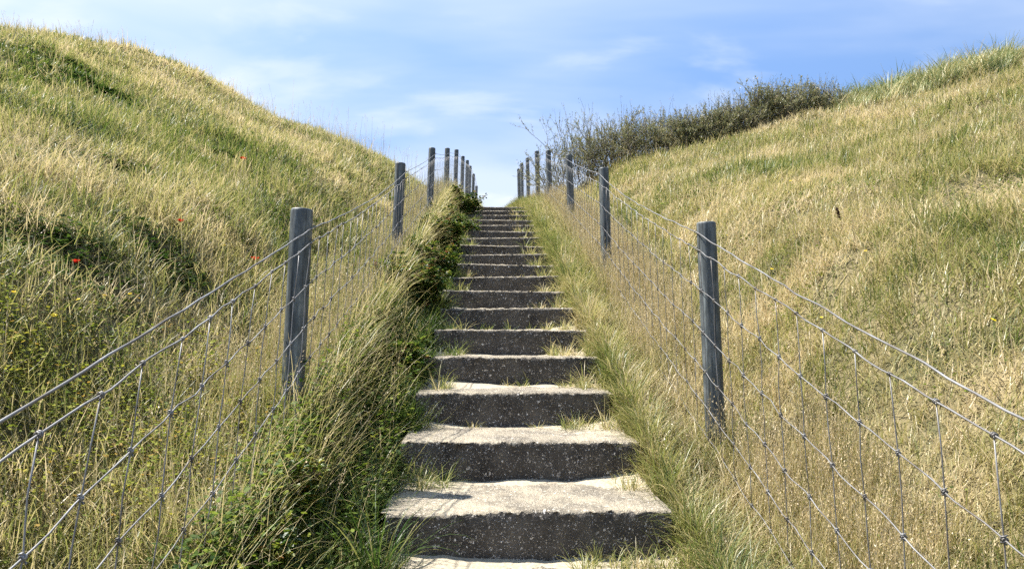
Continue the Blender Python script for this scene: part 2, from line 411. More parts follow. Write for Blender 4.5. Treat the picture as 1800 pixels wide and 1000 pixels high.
def fence(posts, side, offs, label, seed):
    """posts: (px, py, depth, base px shift per 100 px) near to far; side -1 left, +1 right"""
    rg = random.Random(seed)
    tops = [at(px, py, d) for (px, py, d) in posts]
    t0 = tops[0]
    pre = Vector((t0.x - side * .03, t0.y - 3.65, t0.z - 3.65 * SL))      # the next post down, behind the camera
    pre2 = pre - (tops[1] - t0)
    tops = [pre2, pre] + tops
    root = empty('wire_fence', (tops[2].x, tops[2].y, float(H(tops[2].x, tops[2].y))))
    org = tuple(root.location)
    tag(root, label, 'fence', 'wire fences along the staircase')
    lean = .05 * side
    for k, t in enumerate(tops):
        ln = 1.75
        if k < 2: lv = 0
        base = t + Vector((side * (.028 if side < 0 else .024) * ln + rg.uniform(-.012, .012), rg.uniform(-.02, .02), -ln))
        V, Fc = post_mesh(base, t, .0505, k + seed)
        mesh_obj('post', shift(V, org), Fc, M_post, root, smooth=True)
        pobj = bpy.data.objects[[c.name for c in root.children][-1]]
        if 1 < k < 5:
            for off in offs:
                c = t + Vector((-side * .0505 + side * .018 * off, 0, -off))
                n_ = Vector((-side, 0, 0)); up = Vector((0, -.5, .86))
                pts = [c - n_ * .004 + up * .009, c + n_ * .010 + up * .009, c + n_ * .0125, c + n_ * .010 - up * .009, c - n_ * .004 - up * .009]
                SV, SF = tube(pts, .0019, 5)
                mesh_obj('staple', shift(SV, org), SF, M_wire, pobj, smooth=True)
    # cumulative line: attachment points
    def attach(k, off):
        t = tops[k]
        return t + Vector((-side * .056 + side * .018 * off, 0, -off))
    def line(off, kink, sag):
        pts = []
        for k in range(len(tops) - 1):
            a, b = attach(k, off), attach(k + 1, off)
            n = max(3, int((b - a).length / .10))
            for j in range(n):
                t = j / n
                p = a.lerp(b, t)
                p.z -= sag[k % len(sag)] * 4 * t * (1 - t)
                w = kink if j else 0
                p.z += w * (rg.random() - .5) * 2; p.x += w * (rg.random() - .5) * 2
                pts.append(p)
        pts.append(attach(len(tops) - 1, off))
        return pts
    def smooth_pts(pts, k=2):
        out = []
        for i in range(len(pts) - 1):
            p0 = pts[max(i - 1, 0)]; p1 = pts[i]; p2 = pts[i + 1]; p3 = pts[min(i + 2, len(pts) - 1)]
            for j in range(k):
                t = j / k
                out.append(.5 * ((2 * p1) + (p2 - p0) * t + (2 * p0 - 5 * p1 + 4 * p2 - p3) * t * t + (3 * p1 - p0 - 3 * p2 + p3) * t ** 3))
        out.append(pts[-1])
        return out
    top = line(offs[0], .004 if side > 0 else .0022, [.03, .035 if side > 0 else .015, .05, .02])
    V, Fc = tube(smooth_pts(top), .0031, 8)
    mesh_obj('top_wire', shift(V, org), Fc, M_wire, root, smooth=True)
    lines = []
    for q, off in enumerate(offs[1:]):
        ln = line(off, .0055, [.02, .02, .03, .012])
        lines.append(ln)
        V, Fc = tube(smooth_pts(ln),   .0025 if q == 0 else .0021, 6)
        mesh_obj('line_wire', shift(V, org), Fc, M_wire, root, smooth=True)
    # stays
    def on_line(ln, y):
        for k in range(len(ln) - 1):
            if ln[k].y <= y <= ln[k + 1].y:
                return ln[k].lerp(ln[k + 1], (y - ln[k].y) / max(1e-6, ln[k + 1].y - ln[k].y))
        return None
    ys = np.arange(.35, tops[-1].y - .05, .2)
    far = ([], [])
    for k, y in enumerate(ys):
        tgt = ([], []) if k < 90 else far
        slope = -.22 if side < 0 else -.05
        pts = []
        for q, ln in enumerate(lines):
            p = on_line(ln, y + slope * (q / 6) + rg.uniform(-.006, .006))
            if p is not None: pts.append(p)
        if len(pts) < 2: continue
        # bowed segments between the knots
        path = []
        for q in range(len(pts) - 1):
            path.append(pts[q])
            path.append(pts[q].lerp(pts[q + 1], .5) + Vector((rg.uniform(-.004, .004), rg.uniform(-.005, .005), 0)))
        path.append(pts[-1])
        tube(path, .0018, 5, *tgt)
        if y < 9:
            for q, p in enumerate(pts):
                dq = Vector((0, 1, SL)).normalized()
                rgk = rg.uniform(.8, 1.2)
                # a wrapped knot: a collar round the line wire and a loop round the stay
                coil = []
                nn = 14 if y < 4 else 8
                for j in range(nn):
                    a = 2 * PI * j / nn * 2
                    coil.append(p + dq * ((j / nn - .5) * .012) + Vector((math.cos(a), 0, math.sin(a))) * .0056 * rgk)
                tube(coil, .0019, 5, *tgt)
                if q:
                    coil = []
                    for j in range(nn):
                        a = 2 * PI * j / nn * 2
                        coil.append(p + Vector((0, 0, (j / nn - .5) * .022)) + Vector((math.cos(a), math.sin(a), 0)) * .0054 * rgk)
                    tube(coil, .0019, 5, *tgt)
        if k < 90:
            mesh_obj('stay_wire', shift(tgt[0], org), tgt[1], M_wire, root, smooth=True)
    if far[0]:
        o = mesh_obj('stay_wire', shift(far[0], org), far[1], M_wire, root, smooth=True)
        o['kind'] = 'stuff'
    return tops

LP = [(531, 368, 3.41), (704, 287, 7.17), (759.6, 260.5, 10.9), (786.4, 261, 14.4), (802.5, 263.5, 17.4), (813.7, 275, 20), (821.5, 282, 22.5), (826.5, 292, 24.5), (832.4, 306, 26), (837.6, 327, 27.5)]
RP = [(1241, 391, 3.81), (1061, 296, 7.2), (1000, 272.5, 10.4), (963.5, 265, 13.8), (943.5, 266, 16.8), (927, 278, 20), (917, 287, 22.5), (911.5, 297, 24)]
fl = fence(LP, -1, [.085, .15, .335, .515, .69, .86, 1.01], 'wire fence on dark posts left of the concrete steps', 3)
fr = fence(RP, 1, [.05, .14, .345, .555, .755, .93, 1.08], 'wire fence on dark posts right of the concrete steps', 5)

# ------------------------------------------------------------------ vegetation
class PM:
    def __init__(s): s.V = []; s.F = []; s.R = []; s.M = []
    def blade(s, base, az, th0, curl, length, w, rnd, segs=4, slot=0, twist=None):
        d = Vector((math.cos(az), math.sin(az), 0)); p = Vector(base); b = len(s.V)
        tw = (az + PI / 2 + (random.uniform(-.7, .7) if twist is None else twist))
        sv = Vector((math.cos(tw), math.sin(tw), 0))
        for k in range(segs + 1):
            t = k / segs
            ww = w * (1 - t ** 1.7) * .5 + w * .04
            if k == segs: s.V.append(tuple(p)); s.R.append(rnd)
            else:
                s.V.append(tuple(p - sv * ww)); s.V.append(tuple(p + sv * ww)); s.R += [rnd, rnd]
            th = th0 + curl * (t ** 1.3)
            p = p + (d * math.sin(th) + Vector((0, 0, 1)) * math.cos(th)) * (length / segs)
        for k in range(segs - 1):
            s.F.append((b + 2 * k, b + 2 * k + 1, b + 2 * k + 3, b + 2 * k + 2)); s.M.append(slot)
        k = segs - 1
        s.F.append((b + 2 * k, b + 2 * k + 1, b + 2 * k + 2)); s.M.append(slot)
        return p
    def leaf(s, p, d, up, L, W, rnd, slot=0, fold=.18):
        d = Vector(d).normalized(); sd = d.cross(Vector(up))
        if sd.length < 1e-3: sd = d.cross(Vector((1, 0, 0)))
        sd.normalize(); n = sd.cross(d); p = Vector(p); b = len(s.V)
        pts = [p, p + d * L * .3 + sd * W * .5 + n * W * fold, p + d * L * .7 + sd * W * .42 + n * W * fold, p + d * L - n * L * .08,
               p + d * L * .7 - sd * W * .42 + n * W * fold, p + d * L * .3 - sd * W * .5 + n * W * fold]
        s.V += [tuple(q) for q in pts]; s.R += [rnd] * 6
        s.F += [(b, b + 1, b + 2, b + 3), (b, b + 3, b + 4, b + 5)]; s.M += [slot, slot]
    def quadleaf(s, p, d, L, W, rnd, slot=0):
        d = Vector(d).normalized(); r = Vector((random.gauss(0, 1), random.gauss(0, 1), random.gauss(0, 1)))
        sd = d.cross(r).normalized(); p = Vector(p); b = len(s.V)
        s.V += [tuple(p), tuple(p + d * L * .45 + sd * W * .5), tuple(p + d * L), tuple(p + d * L * .45 - sd * W * .5)]
        s.R += [rnd] * 4; s.F.append((b, b + 1, b + 2, b + 3)); s.M.append(slot)
    def tube(s, pts, r, sides, rnd, slot=0):
        b = len(s.V); tube(pts, r, sides, s.V, s.F, cap=False); s.R += [rnd] * (len(s.V) - b); s.M += [slot] * (len(s.F) - len(s.M))
    def obj(s, name, mats, parent=None):
        return mesh_obj(name, s.V, s.F, mats, parent, midx=s.M, attrs={'rnd': s.R})
U = random.uniform

class Sward:
    """grass and leaves grown blade by blade into one mesh of quads"""
    def __init__(s): s.V = []; s.Q = []; s.T = []; s.M = []; s.n = 0
    def quads(s, V4, tone, slot):                       # V4 (n,4,3)
        n = len(V4)
        s.V.append(V4.reshape(-1, 3).astype(np.float32)); s.Q.append((np.arange(n * 4).reshape(-1, 4) + s.n).astype(np.int32))
        s.T.append(np.repeat(tone, 4).astype(np.float32)); s.M.append(np.full(n, slot, np.int32)); s.n += n * 4
    def ribbons(s, P, az, th0, curl, L, w, tone, segs=4, slot=0, tw=.7):
        n = len(P); P = np.asarray(P, float)
        if n == 0: return None
        d = np.stack([np.cos(az), np.sin(az)], 1)
        a2 = az + PI / 2 + rng.uniform(-tw, tw, n)
        sv = np.stack([np.cos(a2), np.sin(a2), np.zeros(n)], 1)
        V = np.empty((n, segs + 1, 2, 3), np.float32); C = np.empty((n, segs + 1, 3)); p = P.copy()
        w = np.broadcast_to(w, (n,)); L = np.broadcast_to(L, (n,))
        for k in range(segs + 1):
            t = k / segs; ww = (w * ((1 - t ** 1.8) * .5 + .05))[:, None]
            V[:, k, 0] = p - sv * ww; V[:, k, 1] = p + sv * ww; C[:, k] = p
            th = th0 + curl * t ** 1.2
            st = (L / segs)
            p = p + np.stack([d[:, 0] * np.sin(th) * st, d[:, 1] * np.sin(th) * st, np.cos(th) * st], 1)
        nv = 2 * (segs + 1)
        k = np.arange(segs); q = np.stack([2 * k, 2 * k + 1, 2 * k + 3, 2 * k + 2], 1)
        Q = (np.arange(n)[:, None, None] * nv + q[None]).reshape(-1, 4) + s.n
        s.V.append(V.reshape(-1, 3)); s.Q.append(Q.astype(np.int32)); s.T.append(np.repeat(tone, nv).astype(np.float32))
        s.M.append(np.full(n * segs, slot, np.int32)); s.n += n * nv
        return C
    def leaves(s, P, d, L, W, tone, slot=0, flat=1.0):
        n = len(P)
        if n == 0: return
        d = d / np.linalg.norm(d, axis=1, keepdims=True)
        up = np.stack([rng.normal(0, .45, n), rng.normal(0, .45, n), np.full(n, flat)], 1)
        sd = np.cross(d, up); sd /= np.linalg.norm(sd, axis=1, keepdims=True) + 1e-9
        L = np.broadcast_to(L, (n,))[:, None]; W = np.broadcast_to(W, (n,))[:, None]
        s.quads(np.stack([P, P + d * L * .45 + sd * W * .5, P + d * L, P + d * L * .45 - sd * W * .5], 1), tone, slot)
    def stalks(s, P, az, th0, curl, L, w, tone, loose, heads=14, hs=1.0):
        C = s.ribbons(P, az, th0, curl, L, w, tone, 5, 0)
        n = len(P); tip = C[:, -1]; d = C[:, -1] - C[:, -2]; d /= np.linalg.norm(d, axis=1, keepdims=True)
        hl = rng.uniform(.05, .11, n) * hs
        ti = np.repeat(np.arange(n), heads); t = np.tile(np.arange(heads) / heads, n)
        sp = rng.normal(0, 1, (n * heads, 3)); sp /= np.linalg.norm(sp, axis=1, keepdims=True)
        ww = np.where(loose[ti], .020, .005) * hs * np.sin(PI * np.minimum(1, .15 + t * .85))
        p = tip[ti] - d[ti] * (hl[ti] * (1 - t) * .95)[:, None] + sp * (ww * .6)[:, None]
        dd = d[ti] + sp * np.where(loose[ti], .8, .35)[:, None]
        s.leaves(p, dd, rng.uniform(.008, .014, n * heads) * hs, .0042 * hs, np.clip(tone[ti] + rng.normal(0, .12, n * heads), 0, 1), 1, .3)
    def build(s, name, mats, label, cat):
        V = np.concatenate(s.V); Q = np.concatenate(s.Q); T = np.concatenate(s.T); M = np.concatenate(s.M)
        me = bpy.data.meshes.new(name)
        me.vertices.add(len(V)); me.vertices.foreach_set('co', V.ravel())
        me.loops.add(Q.size); me.loops.foreach_set('vertex_index', Q.ravel())
        me.polygons.add(len(Q)); me.polygons.foreach_set('loop_start', np.arange(0, Q.size, 4, dtype=np.int32))
        for m in mats: me.materials.append(m)
        me.polygons.foreach_set('material_index', M)
        a = me.attributes.new('rnd', 'FLOAT', 'POINT'); a.data.foreach_set('value', np.clip(T, 0, 1))
        me.update()
        o = bpy.data.objects.new(name, me); COL.objects.link(o)
        tag(o, label, cat, kind='stuff')
        print('SWARD', name, len(Q))
        return o

def clampT(t): return np.clip(t, 0, 1)
def sample(n, x0, x1, y0, y1, ok=None, dens=None):
    x = rng.uniform(x0, x1, n); y = rng.uniform(y0, y1, n)
    m = np.ones(n, bool)
    if ok is not None: m &= ok(x, y)
    x, y = x[m], y[m]
    if dens is not None:
        k = rng.random(len(x)) < dens(x, y); x, y = x[k], y[k]
    return x, y
def pit_w(x, y):
    w = np.zeros_like(x)
    for (x0, y0, rx, ry, dp) in PITS:
        w = np.maximum(w, np.exp(-((x - x0) / (rx * 1.1)) ** 2 - ((y - y0 - .1 * ry) / (ry * 1.4)) ** 2))
    return w
BX, BY, BZ = hit(1742, 352)
def bare_w(x, y): return np.exp(-(((x - BX) / .62) ** 2 + ((y - BY) / .42) ** 2 + .9 * (fbm(x * 4, y * 4, 311, 2) - .5)) ** 2 * 1.2)
def dist(x, y): return np.hypot(x - CX, y)
def lie(x, y): return 14 * fbm(x * .55, y * .6, 301, 2)
def lodw(x, y): return np.clip(dist(x, y) / 3.2, 1, 4.2) ** .85
def lift(x, y, dz=-.015): return np.stack([x, y, H(x, y) + dz], 1)
def clump(x, y, k, rad):
    """k blades round each centre -> repeated index, x, y, outward azimuth, r/rad"""
    n = len(x); i = np.repeat(np.arange(n), k); a = rng.uniform(0, 2 * PI, n * k); u = np.sqrt(rng.random(n * k))
    r = u * np.broadcast_to(rad, (n,))[i]
    return i, x[i] + r * np.cos(a), y[i] + r * np.sin(a), a, u

def left_ok(x, y): return (x > -(.72 * y + 2.0)) & (x < -.62)
def right_ok(x, y): return (x < .78 * y + 2.0) & (x > .62)
def tintL(x, y):
    return .47 + .60 * (fbm(x * 5, y * 6, 63, 2) - .5) + .15 * (1 - ss(3, 6, y)) + .55 * (fbm(x * .5, y * .6, 61) - .5) + .75 * (fbm(x * 2.0, y * 2.4, 62) - .5) + .14 * ss(7, 13, y)
def tintR(x, y):
    return .55 + .50 * (fbm(x * 5, y * 6, 73, 2) - .5) + .95 * (fbm(x * .6, y * .7, 71) - .5) + .80 * (fbm(x * 2.0, y * 2.4, 72) - .5) + .08 * ss(7, 13, y)

for side, okf, tf, nm, lab in ((-1, left_ok, tintL, 'hill_grass', 'yellow green rough grass covering the hill left of the steps'),
                               (1, right_ok, tintR, 'dry_hill_grass', 'straw coloured rough grass covering the hill right of the steps')):
    S = Sward()
    xr = (-14.5, -.62) if side < 0 else (.62, 15)
    keep = lambda x, y: (1 - .86 * pit_w(x, y)) * (1 - .97 * bare_w(x, y))
    lush = lambda x, y: np.clip(.25 + 1.5 * fbm(x * 1.3 + 7 * side, y * 1.7, 201, 3) - .5, .12, 1)          # clumpy, with thin places
    # matted short growth
    for y0, y1, rho in ((.4, 3, 6500), (3, 5, 4800), (5, 8, 3000), (8, 11.5, 2000), (11.5, 16.5, 1300)):
        n = int(rho * (xr[1] - xr[0]) * (y1 - y0))
        x, y = sample(n, *xr, y0, y1, okf, keep)
        m = len(x); lw = lodw(x, y); hh = .55 + .9 * fbm(x * 1.7, y * 2.1, 211 + side, 3)
        tone = clampT(tf(x, y) + rng.normal(0, .20, m))
        S.ribbons(lift(x, y) + np.stack([0 * x, 0 * x, rng.uniform(0, .07, m) * hh], 1), lie(x, y) + rng.normal(0, 1.7, m), rng.uniform(.1, 1.4, m), rng.uniform(-.7, 1.7, m), rng.uniform(.06, .18, m) * hh * (1 + .06 * lw),
                  rng.uniform(.0022, .0044, m) * lw, tone, 3)
    # tussocks standing above it
    for y0, y1, rho, k in ((.4, 3, 30, 24), (3, 5.5, 24, 22), (5.5, 9, 18, 18), (9, 16.5, 14, 15)):
        n = int(rho * (xr[1] - xr[0]) * (y1 - y0))
        x, y = sample(n, *xr, y0, y1, okf, lambda x, y: keep(x, y) * lush(x, y))
        tt = clampT(tf(x, y) + rng.normal(0, .17, len(x))); sz = rng.uniform(.6, 1.25, len(x)); lean = rng.uniform(0, 2 * PI, len(x))
        i, bx, by, a, u = clump(x, y, k, .05 * sz * lodw(x, y) ** .5)
        m = len(i); lw = lodw(bx, by)
        az = np.where(rng.random(m) < .4, a, lie(x, y)[i]) + rng.normal(0, .9, m)
        S.ribbons(lift(bx, by), az, rng.uniform(.02, .7, m) * (.4 + u), rng.uniform(.4, 2.1, m), rng.uniform(.12, .27, m) * sz[i],
                  rng.uniform(.0026, .0046, m) * lw, clampT(tt[i] + rng.normal(0, .13, m)), 4)
    # seeding stems
    n = 9000
    x, y = sample(n, *xr, .5, 15.5, okf, lambda x, y: keep(x, y) * np.clip(4 * (fbm(x * 1.0, y * 1.2, 221 + side) - .47), .02, 1) * np.clip(6 / y, .45, 1))
    i, bx, by, a, u = clump(x, y, 3, .07); m = len(i)
    tone = clampT(.80 + .25 * (tf(bx, by) - .5) + rng.normal(0, .12, m))
    S.stalks(lift(bx, by), rng.uniform(0, 2 * PI, m), rng.uniform(0, .25, m), rng.uniform(0, .6, m), rng.uniform(.22, .44, m), .0022 * lodw(bx, by), tone, rng.random(m) < .45,
             10, 1)
    # over the back of the ridge, thinner
    x, y = sample(26000, -9 if side < 0 else .9, -.9 if side < 0 else 9, 16.5, 28)
    m = len(x)
    S.ribbons(lift(x, y), rng.uniform(0, 2 * PI, m), rng.uniform(.1, .9, m), rng.uniform(.1, 1.5, m), rng.uniform(.12, .34, m), .014, clampT(tf(x, y) + rng.normal(0, .2, m)), 3)
    if side > 0:                                          # dead runners lying on the bare patch
        m = 420; x = BX + rng.normal(0, .40, m); y = BY + rng.normal(0, .26, m)
        S.ribbons(lift(x, y, .005), rng.uniform(0, 2 * PI, m), rng.uniform(1.1, 1.6, m), rng.uniform(-.4, .3, m), rng.uniform(.10, .32, m), .007, clampT(rng.normal(.95, .1, m)), 4)
    S.build(nm, [M_grass, M_seed], lab, 'grass')

# tall straw along the fence lines
S = Sward()
for side in (-1, 1):
    for (y0, y1, n, xa, xb, h0, h1) in (((.5, 4.7, 950, .96, 1.5, .20, .42), (4.7, 14.5, 3000, .90, 1.35, .24, .50), (14.5, 27, 900, .85, 1.3, .3, .6)) if side > 0 else
                                       ((.5, 3.2, 260, 1.1, 1.6, .22, .42), (3.2, 13.5, 1250, .95, 1.35, .20, .42), (13.5, 27, 900, .85, 1.3, .3, .6))):
        y = rng.uniform(y0, y1, n); x = side * rng.uniform(xa, xb, n)
        k = rng.random(n) < np.clip(4.5 * (fbm(x * 1.5, y * 1.5, 231 + side) - .34), .1, 1); x, y = x[k], y[k]
        tt = clampT((.80 if side > 0 else .64) + rng.normal(0, .12, len(x))); sz = rng.uniform(.6, 1.1, len(x))
        i, bx, by, a, u = clump(x, y, 6, .05); m = len(i); lw = lodw(bx, by) ** .8
        S.stalks(lift(bx, by), rng.uniform(0, 2 * PI, m), rng.uniform(0, .2, m), rng.uniform(0, .5, m), rng.uniform(h0, h1, m) * sz[i], .0024 * lw, clampT(tt[i] + rng.normal(0, .1, m)), rng.random(m) < .35, 8)
        i, bx, by, a, u = clump(x, y, 9, .06); m = len(i); lw = lodw(bx, by)
        S.ribbons(lift(bx, by), a, rng.uniform(0, .5, m), rng.uniform(.1, 1.2, m), rng.uniform(.5, .8, m) * h0 * 1.3 * sz[i], .0034 * lw, clampT(tt[i] - .14 + rng.normal(0, .14, m)), 4)
S.build('fence_line_grass', [M_grass, M_seed], 'tall straw grass with seed heads standing along both wire fences', 'grass')

# green verge along the step ends, leaning over the treads
S = Sward()
for side in (-1, 1):
    n = 2600
    y = rng.uniform(1.0, 14.4, n); x = side * (.575 + np.abs(rng.normal(0, .13, n)))
    k = rng.random(n) < np.clip(4 * (fbm(x * 2.5, y * 2.2, 241 + side) - .32), .12, 1); x, y = x[k], y[k]
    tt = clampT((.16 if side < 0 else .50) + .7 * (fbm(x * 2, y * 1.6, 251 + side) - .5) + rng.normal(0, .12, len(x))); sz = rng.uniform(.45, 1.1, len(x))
    i, bx, by, a, u = clump(x, y, 30, .055 * sz); m = len(i); lw = lodw(bx, by) ** .7
    toward = np.where(rng.random(m) < .25, PI if side > 0 else 0, a) + rng.normal(0, .5, m)
    S.ribbons(lift(bx, by), toward, rng.uniform(.0, .6, m) * (.4 + u), rng.uniform(.3, 2.0, m), rng.uniform(.10, .30, m) * sz[i], rng.uniform(.0028, .0058, m) * lw, clampT(tt[i] + rng.normal(0, .14, m)), 5)
    # matted base
    n = 42000
    y = rng.uniform(.8, 14.6, n); x = side * rng.uniform(.56, 1.05, n); m = n; lw = lodw(x, y)
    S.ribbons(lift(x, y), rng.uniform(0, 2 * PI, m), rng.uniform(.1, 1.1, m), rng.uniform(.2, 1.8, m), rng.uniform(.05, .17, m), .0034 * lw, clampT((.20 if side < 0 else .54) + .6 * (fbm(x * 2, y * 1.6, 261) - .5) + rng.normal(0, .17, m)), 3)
    # long pale culms arching over
    n = 130 if side < 0 else 100
    y = rng.uniform(1.4, 13.5, n); x = side * rng.uniform(.82, 1.0, n)
    i, bx, by, a, u = clump(x, y, 12, .07); m = len(i); lw = lodw(bx, by) ** .8
    toward = (0 if side < 0 else PI) + rng.normal(0, .9, m)
    S.ribbons(lift(bx, by), toward, rng.uniform(.05, .6, m), rng.uniform(.5, 2.1, m), rng.uniform(.25, .58, m), .0030 * lw, clampT(rng.normal(.70, .16, m)), 7)
    n = 2600
    y = rng.uniform(14.2, 27, n); x = side * rng.uniform(.50, .95, n)
    i, bx, by, a, u = clump(x, y, 10, .06); m = len(i)
    S.ribbons(lift(bx, by), a, rng.uniform(0, .6, m), rng.uniform(.2, 1.6, m), rng.uniform(.15, .38, m), .010, clampT(rng.normal(.42, .18, m)), 4)
# the tall dry tussock that hangs over by the nearest left post
for (px, py, d, n) in ((575, 720, 3.1, 75), (632, 620, 3.8, 70), (680, 540, 5.0, 60)):
    p = at(px, py, d); x = p.x + rng.normal(0, .09, n); y = d + rng.normal(0, .16, n)
    S.ribbons(lift(x, y), rng.normal(.0, 1.1, n), rng.uniform(.05, .6, n), rng.uniform(.3, 2.2, n), rng.uniform(.25, .60, n), .0030, clampT(rng.normal(.68, .15, n)), 8)
S.build('verge_grass', [M_grass, M_seed], 'green grass growing along both edges of the concrete steps', 'grass')

# tufts rooted on the treads and in the riser corners
S = Sward(); X = []; Y = []; Zt = []; SZ = []; TT = []
for i in range(-1, NS - 1):
    y0 = Y1 + i * RUN; z0 = Z1 + i * RISE
    spots = []
    for side in (-1, 1):
        for k in range(random.randint(3, 14) if i > 1 else random.randint(3, 6)):
            spots.append((side * U((.28 if side > 0 else .34) if i > 1 else .44, .57), U(.1 if i > 1 else .36, .60), U(.4, 1.1)))
    if i > 0:
        for k in range(random.randint(1, 5)): spots.append((U(-.25, .45), U(.5, .6), U(.25, .6)))
    if i == 1: spots += [(U(.22, .42), U(.40, .60), .55) for k in range(12)]
    if i == 0: spots += [(U(-.5, -.34), U(.36, .60), .7) for k in range(9)]
    if i == -1: spots += [(U(.16, .56), U(.42, .60), .6) for k in range(16)]
    for (x, dy_, s_) in spots:
        X.append(x); Y.append(y0 + dy_); Zt.append(z0 + .005); SZ.append(s_)
        TT.append(random.gauss(.36, .2) if x < -.2 else random.gauss(.56, .2))
X, Y, Zt, SZ, TT = map(np.array, (X, Y, Zt, SZ, TT))
i, bx, by, a, u = clump(X, Y, 20, .035); m = len(i)
S.ribbons(np.stack([bx, by, Zt[i]], 1), a, rng.uniform(.1, 1.3, m), rng.uniform(.2, 1.7, m), rng.uniform(.06, .22, m) * SZ[i], .0032 * lodw(bx, by) ** .7, clampT(TT[i] + rng.normal(0, .14, m)), 5)
S.build('tread_grass', [M_grass], 'small grass tufts sprouting on the sandy treads of the steps', 'grass')

# low leafy cover
S = Sward()
def creep(n, x0, x1, y0, y1, ok, dens, k, rad, zmax, L, tone, tsp):
    x, y = sample(n, x0, x1, y0, y1, ok, dens)
    i, bx, by, a, u = clump(x, y, k, rad); m = len(i); lw = np.clip(dist(bx, by) / 4, 1, 2.4) ** .7
    z = rng.uniform(.0, zmax, m) * (1 - .6 * u)
    P = np.stack([bx, by, H(bx, by) + z], 1)
    d = np.stack([np.cos(a), np.sin(a), rng.uniform(-.4, .5, m)], 1)
    tt = np.broadcast_to(tone, (len(x),)) + rng.normal(0, tsp, len(x))
    S.leaves(P, d, L * rng.uniform(.6, 1.2, m) * lw, L * rng.uniform(.4, .65, m) * lw, clampT(tt[i] + rng.normal(0, .10, m)))
creep(3000, -.98, -.57, 1.4, 14.5, None, lambda x, y: np.clip(4 * (fbm(x * 1.2, y * 1.1, 161) - .36), .05, 1), 34, .10, .22, .030, .26, .18)
creep(260, -.98, -.60, 1.6, 4.6, None, None, 46, .12, .30, .032, .38, .22)
creep(16000, -14, -.95, 2.5, 14.5, left_ok, lambda x, y: np.clip(6 * (fbm(x * 1.6 + 3, y * 2.6, 131) - .53), 0, 1) * np.clip(8 / y, .5, 1), 34, .10, .15, .026, .28, .18)
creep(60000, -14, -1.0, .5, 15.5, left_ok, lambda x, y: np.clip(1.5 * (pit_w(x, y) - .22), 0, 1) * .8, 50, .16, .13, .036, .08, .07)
creep(2600, -3.4, -1.0, .5, 3.8, left_ok, lambda x, y: np.clip(4 * (fbm(x * 1.4, y * 1.4, 141) - .46), 0, 1), 26, .08, .22, .022, .80, .12)
creep(12000, 1.2, 13, 2, 14, right_ok, lambda x, y: np.clip(5 * (fbm(x * 1.5, y * 2.2, 151) - .54), 0, 1), 24, .09, .12, .022, .38, .18)
S.build('leafy_ground_cover', [M_leaf], 'low dark green leaves creeping through the grass, thickest on the left hill', 'ground cover')

# marram on the right-hand ridge
S = Sward(); X = []; Y = []
for p in rng.uniform(1475, 1790, 300):
    base = np.interp(p, [1470, 1560, 1650, 1740, 1860], [190, 172, 155, 132, 95])
    x, y, z = hit(p, base + rng.uniform(-12, 16)); X.append(x); Y.append(y + rng.uniform(0, .4))
X = np.array(X); Y = np.array(Y); tt = rng.uniform(.0, 1.0, len(X)); sz = rng.uniform(.4, 1.0, len(X)) * (.55 + .45 * ss(5.6, 6.6, X))
i, bx, by, a, u = clump(X, Y, 30, .10); m = len(i)
S.ribbons(lift(bx, by), np.where(rng.random(m) < .5, a, rng.normal(.2, .6, m)), rng.uniform(.02, .5, m), rng.uniform(.5, 1.9, m), rng.uniform(.35, .75, m) * sz[i], .012, clampT(tt[i] + rng.normal(0, .12, m)), 6)
S.build('marram_grass', [M_marram], 'tall blue green marram grass along the ridge at the upper right', 'marram grass')

# tall seeding stems standing on the left skyline and by the far posts
S = Sward(); X = []; Y = []
for p in np.concatenate([rng.uniform(0, 560, 110), rng.uniform(560, 720, 75), rng.uniform(700, 800, 40), rng.uniform(1095, 1215, 30), rng.uniform(1600, 1800, 30)]):
    d0 = rng.uniform(12.2, 14.2); X.append(CX + (p - 859) / F * d0); Y.append(d0)
X = np.array(X); Y = np.array(Y); m = len(X)
S.stalks(lift(X, Y), rng.uniform(0, 2 * PI, m), rng.uniform(0, .16, m), rng.uniform(0, .5, m), rng.uniform(.35, .85, m) * np.where((X > -4.2) & (X < -1), 1, .55), .0050, clampT(rng.normal(.7, .15, m)), rng.random(m) < .6, 12, 1.25)
S.build('skyline_grass', [M_grass, M_seed], 'thin seeding grass stems standing up against the sky on the ridges', 'grass')

